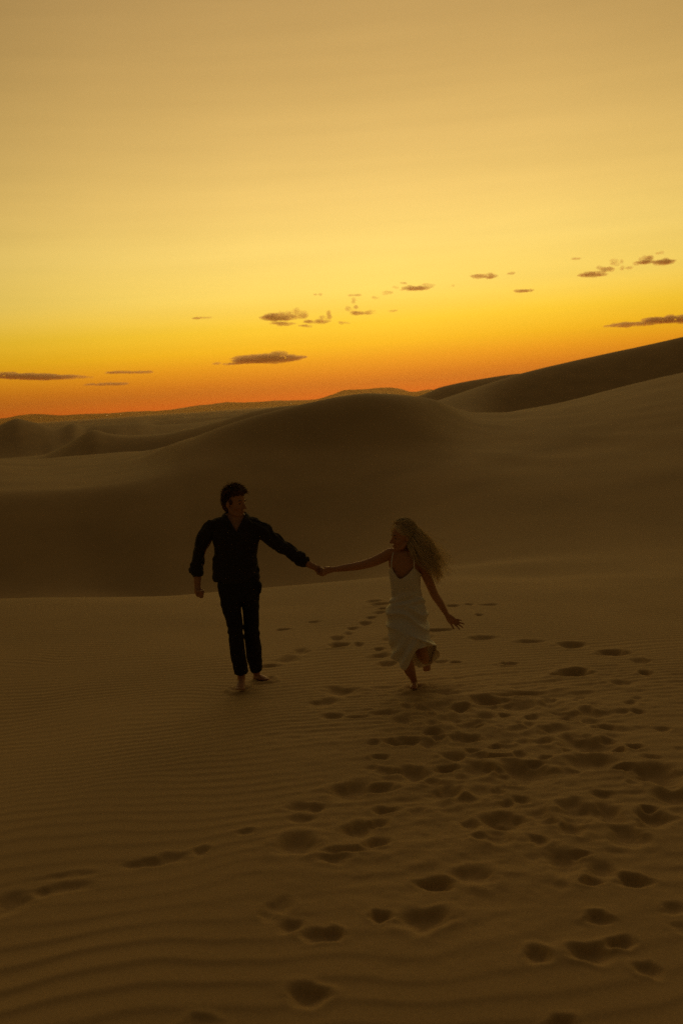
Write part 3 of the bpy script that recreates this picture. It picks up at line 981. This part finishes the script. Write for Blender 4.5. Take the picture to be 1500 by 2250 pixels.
for i in range(4500):
    v = hr.normal(size=3); v /= np.linalg.norm(v)
    f, s_, u = v
    if u < -.5 or (f > .25 and u < .55) or (f > -.1 and u < -.05):
        continue
    rt = HP(-.012 + f * .094, s_ * .076, .018 + u * .094)
    fl = np.array([0.75 if u > .3 else .1, 0, .15]) + v * .8 + hr.normal(size=3) * .30 + .35 * np.array([math.sin(9 * s_ + 3 * f), math.sin(7 * f + 2), math.sin(8 * s_)])
    if u < 0: fl[2] = -.6
    dirw = fl @ HA
    dirw /= np.linalg.norm(dirw)
    ln = (.055 if u > .4 else .024) * hr.uniform(.6, 1.25)
    ts = np.linspace(0, 1, 6)[:, None]
    wob = hr.normal(size=3) * .008
    P = rt + dirw * ts * ln + np.array([0, 0, -.022]) * ts ** 2 * (1 if u > .3 else .4) + wob * np.sin(ts * 4)
    cur.append(P)
join_strands(hair, *strands('h', cur, .0016, None, None, org))

face_parts(M(515.5, 1098, 0.0), HA, HK, root, org, M_HAIR1, hr)

# ---- woman
root, org, DW = person_root(908, 1509, 'running barefoot woman in white slip dress with long blond hair blowing behind her')


def Wm(px, py, dd=0.0): return at(px, py, DW + dd)


HC = Wm(884, 1174, .0); HA = head_axes(R(-74), R(-2), R(4)); HK = .98
S = Solid()
add_head(S, HC, HA, HK, True)
S.tube([Wm(886, 1190, .02), Wm(884, 1203, .02), Wm(883, 1213, .015), Wm(884, 1222, .01)], [.044, .044, .052, .085], [.048, .048, .052, .055])
S.tube([Wm(886, 1223), Wm(888, 1238), Wm(889, 1256), Wm(890, 1276), Wm(892, 1303), Wm(893, 1330), Wm(894, 1352)],
       [.125, .130, .122, .108, .098, .130, .130], [.070, .084, .090, .086, .070, .088, .09])
for sx in (871, 903):     # bust
    S.ell(Wm(sx, 1265, -.045), np.eye(3), [.042, .036, .042])
S.tube([Wm(866, 1215), Wm(856, 1215.5), Wm(842, 1224), Wm(820, 1234), Wm(793, 1242), Wm(762, 1247), Wm(732, 1251.5)],
       [.036, .044, .045, .041, .036, .031, .021], [.045, .048, .044, .041, .038, .032, .019])
S.tube([Wm(908, 1228, .01), Wm(921, 1236, .02), Wm(931, 1254, .03), Wm(943, 1281, .04), Wm(954, 1306, .04), Wm(968, 1328, .02), Wm(982, 1352, .0)],
       [.035, .046, .042, .038, .035, .031, .020], [.045, .048, .044, .040, .037, .032, .018])
# clavicle hollows read as two soft ridges
S.tube([Wm(882, 1222, -.052), Wm(866, 1219, -.045)], [.008, .009]); S.tube([Wm(890, 1223, -.055), Wm(908, 1227, -.045)], [.008, .009])
# free hand, fingers spread
S.tube([Wm(982, 1352), Wm(988, 1359), Wm(995, 1366)], [.022, .033, .035], [.016, .015, .013])
finger(S, [Wm(986, 1357, -.008), Wm(989, 1368, -.018), Wm(993, 1376, -.022), Wm(996, 1381, -.024)], .0105, .0075)
finger(S, [Wm(996, 1369), Wm(1001, 1374, -.004), Wm(1005.5, 1378.5, -.01), Wm(1009, 1382.5, -.02)], .0085, .006)
finger(S, [Wm(998, 1367), Wm(1005, 1371, -.004), Wm(1011, 1375, -.012), Wm(1016, 1379, -.022)], .0085, .006)
finger(S, [Wm(999, 1364), Wm(1006, 1366.5, -.004), Wm(1012.5, 1369, -.012), Wm(1019.5, 1371, -.02)], .0085, .006)
finger(S, [Wm(998, 1360.5), Wm(1004, 1361, .0), Wm(1009, 1362, -.004), Wm(1013, 1363, -.01)], .008, .0058)
# held hand: palm in the man's grip, fingers curling round his
S.tube([Wm(733, 1251), Wm(724, 1252.5, -.01), Wm(714, 1255, -.015)], [.021, .028, .028], [.017, .014, .013])
dgrip = DM - DW
for k_ in range(4):
    y0 = 1249 + 3.7 * k_
    finger(S, [Wm(716, y0 + .5, -.015), Wm(708, y0 + 1, dgrip + .0), Wm(701, y0 + 1.5, dgrip + .030), Wm(696, y0 + 1, dgrip + .036)], .0082, .0065)
finger(S, [Wm(727, 1249, -.02), Wm(721, 1246.5, dgrip - .03), Wm(714, 1247, dgrip - .035), Wm(709, 1248.5, dgrip - .03)], .0095, .0075)
# supporting leg
S.tube([Wm(882, 1350), Wm(880, 1395, -.05), Wm(886, 1436, -.09), Wm(898, 1468, -.04), Wm(907, 1490, .02), Wm(910, 1501, .05)],
       [.075, .066, .050, .049, .030, .027], [.08, .068, .052, .050, .034, .034])
S.tube([Wm(911, 1504, .07), Wm(910, 1505, .02), Wm(909, 1508, -.05), Wm(908, 1510, -.09)], [.024, .028, .032, .033], [.022, .026, .020, .014])
for k_ in range(5):
    x0 = 902.5 + 3.1 * k_
    S.tube([Wm(x0, 1510, -.09), Wm(x0 - .3, 1511.4, -.125)], [.0078, .007] if k_ else [.011, .010], seg=10)
# trailing leg, folded back under the skirt
S.tube([Wm(908, 1350), Wm(918, 1390, -.02), Wm(925, 1430, .0), Wm(930, 1444, .12), Wm(935, 1452, .30), Wm(937, 1456, .38)],
       [.080, .070, .052, .048, .034, .030], [.085, .072, .055, .048, .034, .030])
S.tube([Wm(937, 1455, .40), Wm(937, 1461, .38), Wm(937, 1467, .36), Wm(937, 1471, .35)], [.028, .034, .036, .034], [.026, .024, .018, .013])
for k_ in range(5):
    x0 = 931 + 3.0 * k_
    S.tube([Wm(x0, 1470, .35), Wm(x0, 1474.5 - abs(k_ - 1) * .5, .345)], [.0075, .0065], seg=10)
fs2 = face_shape(HC, HA, HK)
S.fuse('body', M_SKIN2, root, org, voxel=.0042, smooth=3, shape=fs2)

# dress: rings of (px, py, depth), 48 points each, starting at the photo's left side and running round the front
NS = 96


def ring_ellipse(y, xl, xr, rf, rb):
    out = []
    for k in range(NS):
        a = 2 * PI * k / NS
        x = (xl + xr) / 2 - (xr - xl) / 2 * math.cos(a)
        sn = math.sin(a)
        out.append((x, y, -(rf if sn > 0 else rb) * sn))
    return np.array(out)


top = ring_ellipse(1252, 853.5, 925, .112, .105)
for k in range(NS):
    a = 2 * PI * k / NS
    if a < PI:
        x = top[k, 0]
        top[k, 1] = np.interp(x, [853, 860, 866, 873, 879, 885, 897, 909, 917, 926], [1249, 1246, 1259, 1269, 1280, 1270, 1261, 1246, 1255, 1262])
        if 862 < x < 906: top[k, 2] -= .012 * math.sin((x - 862) / 44 * PI * 2) ** 2
    else:
        top[k, 1] = 1262 - 3 * abs(math.sin(a))
hem_pts = np.array([(857, 1437, 0), (863, 1447, -.07), (874, 1457, -.14), (884, 1468, -.18), (890, 1473, -.20), (897, 1463, -.21), (906, 1443, -.21), (917, 1428, -.19), (932, 1422, -.15), (946, 1419.5, -.09), (952, 1419, -.02),
                    (961, 1427, .06), (963, 1436, .12), (960, 1447, .18), (951, 1457, .22), (938, 1463, .25), (922, 1466, .26), (905, 1462, .25), (888, 1455, .21), (872, 1447, .15), (861, 1440, .08), (857, 1437, 0)])
hem = catmull(hem_pts, NS + 1)[:-1]
rings = [top, ring_ellipse(1272, 855.5, 923, .122, .10), ring_ellipse(1286, 857.5, 923.5, .112, .095), ring_ellipse(1302, 859, 926, .098, .09), ring_ellipse(1318, 856.5, 931.5, .105, .105),
         ring_ellipse(1336, 849.5, 937, .125, .125), ring_ellipse(1358, 847.5, 940, .145, .145), ring_ellipse(1380, 849.5, 942.5, .17, .165), ring_ellipse(1402, 853, 947, .195, .19)]
h2 = hem.copy(); r2 = ring_ellipse(1420, 854, 950, .205, .22)
rings.append(r2 * .45 + h2 * .55)
rings[-1][:, 1] = rings[-1][:, 1] - 8
rings.append(hem)
rings = np.array(rings)
NR = 110
cols_ = np.stack([catmull(rings[:, k], NR) for k in range(NS)], 1)      # NR x NS x 3
Pd = np.array([Wm(p[0], p[1], p[2]) for p in cols_.reshape(-1, 3)]).reshape(NR, NS, 3)
c_axis = Pd.mean(1, keepdims=True)
nd = Pd - c_axis; nd[..., 2] = 0; nd /= np.linalg.norm(nd, axis=-1, keepdims=True) + 1e-9
px_, py_ = cols_[..., 0], cols_[..., 1]
Pf = Pd.reshape(-1, 3)
n_a = noise3(Pf, 7, 71).reshape(NR, NS); n_b = noise3(Pf, 13, 77).reshape(NR, NS)
hipw = np.exp(-((py_ - 1362) / 30.0) ** 2)
fold = .013 * hipw * (1 - 2.2 * np.abs(np.sin((py_ - 0.42 * px_) / 9.5 + 1.8 * n_a)))
fold += .007 * np.exp(-((py_ - 1318) / 14.0) ** 2) * np.sin(py_ / 3.0 + 2.5 * n_b + px_ / 12)
fold += .004 * n_b * np.clip((py_ - 1265) / 25, 0, 1)
skirt = np.clip((py_ - 1395) / 45, 0, 1)
fold += .018 * skirt * np.sin(px_ / 4.0 + (py_ - 1400) * .10 + 2.2 * n_a)
fold += .018 * np.exp(-((py_ - (1398 + (px_ - 905) * .42)) / 3.0) ** 2) * np.clip((px_ - 893) / 20, 0, 1) * (cols_[..., 2] < 0)
Pd += nd * fold[..., None]
vs = (Pd.reshape(-1, 3) - org)
fsd = [(i * NS + k, i * NS + (k + 1) % NS, (i + 1) * NS + (k + 1) % NS, (i + 1) * NS + k) for i in range(NR - 1) for k in range(NS)]
dress = add_mesh('dress', vs, fsd, M_DRESS, root)
sol = dress.modifiers.new('t', 'SOLIDIFY'); sol.thickness = .0022; sol.offset = 0
sb = dress.modifiers.new('s', 'SUBSURF'); sb.levels = 1; sb.render_levels = 1


def strap(pts):
    S = Solid(); S.tube(pts, [.0045] * len(pts), [.002] * len(pts), seg=8, n=24)
    return add_mesh('shoulder_strap', np.array(S.v) - org, S.f, M_DRESS, dress)


strap([Wm(860, 1248, -.112), Wm(859.5, 1238, -.108), Wm(861, 1226, -.080), Wm(864, 1213, -.040), Wm(867, 1209, .0), Wm(868, 1222, .07), Wm(868, 1250, .10)])
strap([Wm(909, 1248, -.112), Wm(909, 1238, -.106), Wm(908.5, 1228, -.078), Wm(907, 1218, -.03), Wm(906, 1217, .02), Wm(905, 1230, .075), Wm(905, 1252, .10)])

# long hair: a skull cap and strands swept back by the wind
S = Solid()
S.ell(HP(-.016, 0, .026, HC, HA, HK), HA, [.096 * HK, .082 * HK, .092 * HK])
S.ell(HP(-.060, 0, -.040, HC, HA, HK), HA, [.055 * HK, .066 * HK, .080 * HK])
hairw = S.fuse('hair', M_HAIR2, root, org, voxel=.005, smooth=2, shape=lambda co, no: co + no * (.006 * noise3(co, 40, 3))[:, None])
hr = np.random.default_rng(11)
cur = []
guide = np.array([(890, 1160, .0), (905, 1176, .02), (921, 1199, .02), (937, 1221, .03), (953, 1247, .04), (968, 1277, .05)])
clump = hr.normal(size=(90, 3)); clump /= np.linalg.norm(clump, axis=1)[:, None]
clump = np.hstack([clump, hr.normal(size=(90, 2)), hr.uniform(0, 6.28, (90, 1)), hr.uniform(12, 22, (90, 1)), hr.uniform(.008, .021, (90, 1)), hr.uniform(.7, 1.05, (90, 1))])
for i in range(3600):
    v = hr.normal(size=3); v /= np.linalg.norm(v)
    f, s_, u = v
    if (f > .45 and u < .66) or f > .85 or u < -.6 or (f > .15 and u < -.05):
        continue
    rt = HP(-.014 + f * .096, s_ * .080, .020 + u * .097, HC, HA, HK)
    q_ = int(np.argmin(((clump[:, :3] - v) ** 2).sum(1))); cl = clump[q_]
    n = 20
    ts = np.linspace(0, 1, n)
    ln = cl[8] * hr.uniform(.75, 1.08)
    g = catmull(guide, 60)
    gi = np.interp(ts * ln * 59, np.arange(60), g[:, 0]), np.interp(ts * ln * 59, np.arange(60), g[:, 1]), np.interp(ts * ln * 59, np.arange(60), g[:, 2])
    G = np.array([Wm(a, b_, c_) for a, b_, c_ in zip(*gi)])
    # place in the mane follows the place on the head
    offx = (-.034 * cl[0] + .017 * cl[3] + hr.normal() * .009 + .022 * cl[2]) ; offy = cl[1] * .085 + hr.normal() * .010; offn = cl[4] * .014 + hr.normal() * .008
    spread = np.interp(ts * ln, [0, .35, .7, 1.0, 1.15], [.55, 1.35, 1.3, .95, .8])
    # across the flow: right/up
    across = np.array([.80, 0, .60])
    ofs = (across[None] * (offx - .008) * 1.15 + np.array([0, offy, 0])[None] + np.array([0, 0, offn])[None]) * spread[:, None]
    T_ = G + ofs
    w = np.clip(ts / .30, 0, 1); w = w * w * (3 - 2 * w)
    P = rt[None] * (1 - w[:, None]) + T_ * w[:, None]
    # lie over the skull, never through it
    lc = (P - HC) @ HA.T / HK
    el_ = np.stack([(lc[:, 0] + .016) / .102, lc[:, 1] / .087, (lc[:, 2] - .022) / .104], 1)
    rr_ = np.linalg.norm(el_, axis=1); k_s = np.where((rr_ < 1) & (rr_ > 1e-3), (1.0 + .05 * hr.random()) / np.maximum(rr_, 1e-3), 1)
    lc2 = np.stack([el_[:, 0] * k_s * .102 - .016, el_[:, 1] * k_s * .087, el_[:, 2] * k_s * .104 + .022], 1)
    P = np.where((rr_ < 1)[:, None], HC + HK * lc2 @ HA, P)
    P += (v @ HA)[None] * (.012 * np.sin(np.clip(ts / .3, 0, 1) * PI))[:, None]
    ph_ = cl[5] + hr.normal() * .25; fr = cl[6]; am = cl[7]
    P[:, 0] += am * np.sin(ts * fr + ph_) * ts; P[:, 2] += am * .8 * np.cos(ts * fr * .9 + ph_) * ts; P[:, 1] += am * np.sin(ts * fr * 1.1 + ph_ * 2) * ts
    if hr.random() < .12:     # flyaways
        k0 = hr.uniform(.03, .17)
        P[:, 0] += k0 * np.clip(ts - .35, 0, 1) ** 1.3 * 1.6; P[:, 2] += k0 * .35 * np.clip(ts - .4, 0, 1) * hr.uniform(-.5, 1.6)
    cur.append(P)
for i in range(130):           # fine loose hairs over the crown
    u0 = hr.uniform(-.2, .9)
    rt = HP(.05 - .1 * u0, hr.normal() * .03, .115, HC, HA, HK)
    ts = np.linspace(0, 1, 8)[:, None]
    cur.append(rt + ts * np.array([hr.uniform(.02, .09), hr.normal() * .02, hr.uniform(.0, .035)]) + np.array([0, 0, -.04]) * ts ** 2)
join_strands(hairw, *strands('h', cur, .0018, None, None, org))

face_parts(HC, HA, HK, root, org, M_HAIR1, hr)

# ------------------------------------------------------------------ clouds
def cloud_material(dens):
    m = bpy.data.materials.new('cloud_vapour')
    m.use_nodes = True
    t = m.node_tree; t.nodes.clear()
    o = t.nodes.new('ShaderNodeOutputMaterial')
    v = t.nodes.new('ShaderNodeVolumePrincipled')
    v.inputs['Color'].default_value = (.98, .80, .62, 1)
    v.inputs['Density'].default_value = dens
    v.inputs['Anisotropy'].default_value = .72
    t.links.new(v.outputs[0], o.inputs['Volume'])
    return m


M_CLOUD = cloud_material(.0019)
M_CLOUD_SMALL = cloud_material(.0032)


def cloud(puffs, label, dist=42000.0, seed=1, group=None, dens=1.0):
    rd = np.random.default_rng(seed)
    S = Solid()
    cx = float(np.mean([p[0] for p in puffs])); cy = float(np.mean([p[1] for p in puffs]))
    org_ = at(cx, cy, dist)
    sc = dist / F
    for (px, py, w, h) in puffs:
        h = h * (1.35 if dist < 50000 else 1.25)
        nlob = max(4, int(w / 7))
        for k in range(nlob):
            u = rd.uniform(-1, 1); e = math.sqrt(max(0, 1 - u * u))
            c = at(px + u * w * .42, py - u * w * .42 * .0 + rd.uniform(-.35, .35) * h * e, dist + rd.uniform(-.3, .3) * w * sc)
            a = R(-ROLL) + rd.uniform(-.05, .05)
            ax = np.array([[1, 0, 0], [0, 1, 0], [0, 0, 1.0]])
            S.ell(c, ax, [w * sc * rd.uniform(.16, .34) * (1.1 if e > .6 else .8), w * sc * rd.uniform(.12, .25), max(2.2, h * rd.uniform(.30, .50) * (.35 + .65 * e)) * sc], n=8)
    vox = max(9.0, 0.55 * sc)
    o = S.fuse('cloud', M_CLOUD if dist > 50000 else M_CLOUD_SMALL, None, org_, voxel=vox, smooth=0,
               shape=lambda co, no: co + no * (sc * (2.4 * noise3(co, 1 / (sc * 8), seed) + 2.0 * noise3(co, 1 / (sc * 2.6), seed + 2)))[:, None] * np.array([1, 1, .55]))
    o.location = org_
    tag(o, label, 'cloud', group)
    return o


cloud([(603, 695, 56, 12), (625, 691, 30, 16), (640, 689, 26, 15), (661, 687, 28, 18), (655, 694, 40, 10), (625, 699, 60, 7), (585, 698, 34, 5)], 'largest puffy grey-brown cloud, double-humped, left end of the broken cloud row', seed=1)
cloud([(625, 711, 52, 6)], 'thin flat cloud sliver just under the largest puffy cloud', seed=2)
cloud([(695, 706, 50, 7), (722, 690, 22, 12), (710, 699, 24, 8), (668, 716, 34, 4)], 'ragged cloud climbing to a small knob, right of the largest puffy cloud', seed=3)
cloud([(772, 674, 26, 11), (779, 661, 14, 11), (764, 680, 18, 6)], 'small upright torn cloud standing above a flat streak', seed=4)
cloud([(795, 687, 50, 6), (812, 684, 22, 4)], 'flat cloud streak just below the small upright cloud', seed=5)
cloud([(756, 709, 26, 4)], 'tiny cloud fleck below the ragged middle clouds', seed=6)
cloud([(915, 632, 62, 8), (893, 637, 30, 5), (940, 626, 26, 6)], 'long ragged cloud streak above the woman in the middle of the row', seed=7)
cloud([(850, 643, 26, 6), (824, 654, 18, 4)], 'pair of joined cloud wisps between the upright cloud and the long ragged streak', seed=8)
cloud([(990, 627, 16, 4)], 'tiny lone cloud dot right of the long ragged streak', seed=9)
cloud([(1062, 608, 52, 7), (1082, 604, 20, 6)], 'lens-shaped little cloud left of a smaller one in the upper row', seed=10)
cloud([(1130, 600, 32, 6)], 'short cloud dash, the right one of the close pair in the upper row', seed=11)
cloud([(1300, 602, 56, 8), (1328, 590, 34, 12), (1355, 577, 26, 11), (1374, 588, 26, 8)], 'lumpy rising cloud at upper right, left half of the high pair', seed=12)
cloud([(1440, 575, 70, 9), (1416, 567, 36, 10), (1400, 578, 26, 6), (1448, 556, 16, 5), (1470, 570, 30, 5)], 'lumpy cloud with a pointed right end, farthest up and right', seed=13)
cloud([(590, 789, 130, 13), (604, 783, 70, 15), (500, 799, 60, 3), (545, 794, 90, 7), (655, 784, 40, 4)], 'long dark lens-shaped cloud low in the orange band above the dunes', dist=60000, seed=14)
cloud([(60, 827, 130, 10), (20, 825, 70, 12), (130, 829, 110, 6), (180, 829, 40, 3)], 'flat dark cloud bank low at the left edge', dist=60000, seed=15)
cloud([(1460, 703, 120, 9), (1500, 698, 80, 14), (1400, 711, 90, 5), (1360, 716, 60, 3)], 'tapering grey cloud bank low at the right edge above the dune', dist=60000, seed=16)
cloud([(1263, 568, 30, 3)], 'very faint cloud wisp left of the high right-hand pair', seed=17)
cloud([(860, 683, 24, 3)], 'tiny faint cloud fleck right of the flat streak', seed=18)
cloud([(232, 844, 90, 4)], 'thin faint streak below the left cloud bank', dist=60000, seed=19)
cloud([(285, 818, 90, 3)], 'thin faint streak to the right of the left cloud bank', dist=60000, seed=20)

cloud([(778, 648, 24, 4)], 'tiny cloud dash directly above the small upright torn cloud', seed=21)
cloud([(697, 648, 22, 3)], 'faint lone cloud dash above the right end of the largest puffy cloud', seed=22)
cloud([(885, 622, 18, 3), (868, 631, 14, 3)], 'two faint joined flecks above the left end of the long ragged streak', seed=23)
cloud([(1150, 639, 44, 3)], 'very faint thin streak below and right of the close pair in the upper row', seed=24)
cloud([(443, 699, 40, 2.5)], 'very faint thin streak alone to the left of the largest puffy cloud', seed=25)

# ------------------------------------------------------------------ haze
def haze_box():
    x0, x1, y0, y1, z0, z1 = -31500, 31500, -31500, 31500, -46, 560
    vs = [(x0, y0, z0), (x1, y0, z0), (x1, y1, z0), (x0, y1, z0), (x0, y0, z1), (x1, y0, z1), (x1, y1, z1), (x0, y1, z1)]
    fs = [(3, 2, 1, 0), (4, 5, 6, 7), (0, 1, 5, 4), (1, 2, 6, 5), (2, 3, 7, 6), (3, 0, 4, 7)]
    m = bpy.data.materials.new('haze_air'); m.use_nodes = True
    t = m.node_tree; t.nodes.clear()
    o = t.nodes.new('ShaderNodeOutputMaterial'); v = t.nodes.new('ShaderNodeVolumePrincipled')
    v.inputs['Color'].default_value = (1.0, .66, .30, 1); v.inputs['Density'].default_value = 2.5e-5; v.inputs['Anisotropy'].default_value = .68
    t.links.new(v.outputs[0], o.inputs['Volume'])
    ob = add_mesh('haze', vs, fs, m, smooth=False)
    tag(ob, kind='stuff')


haze_box()
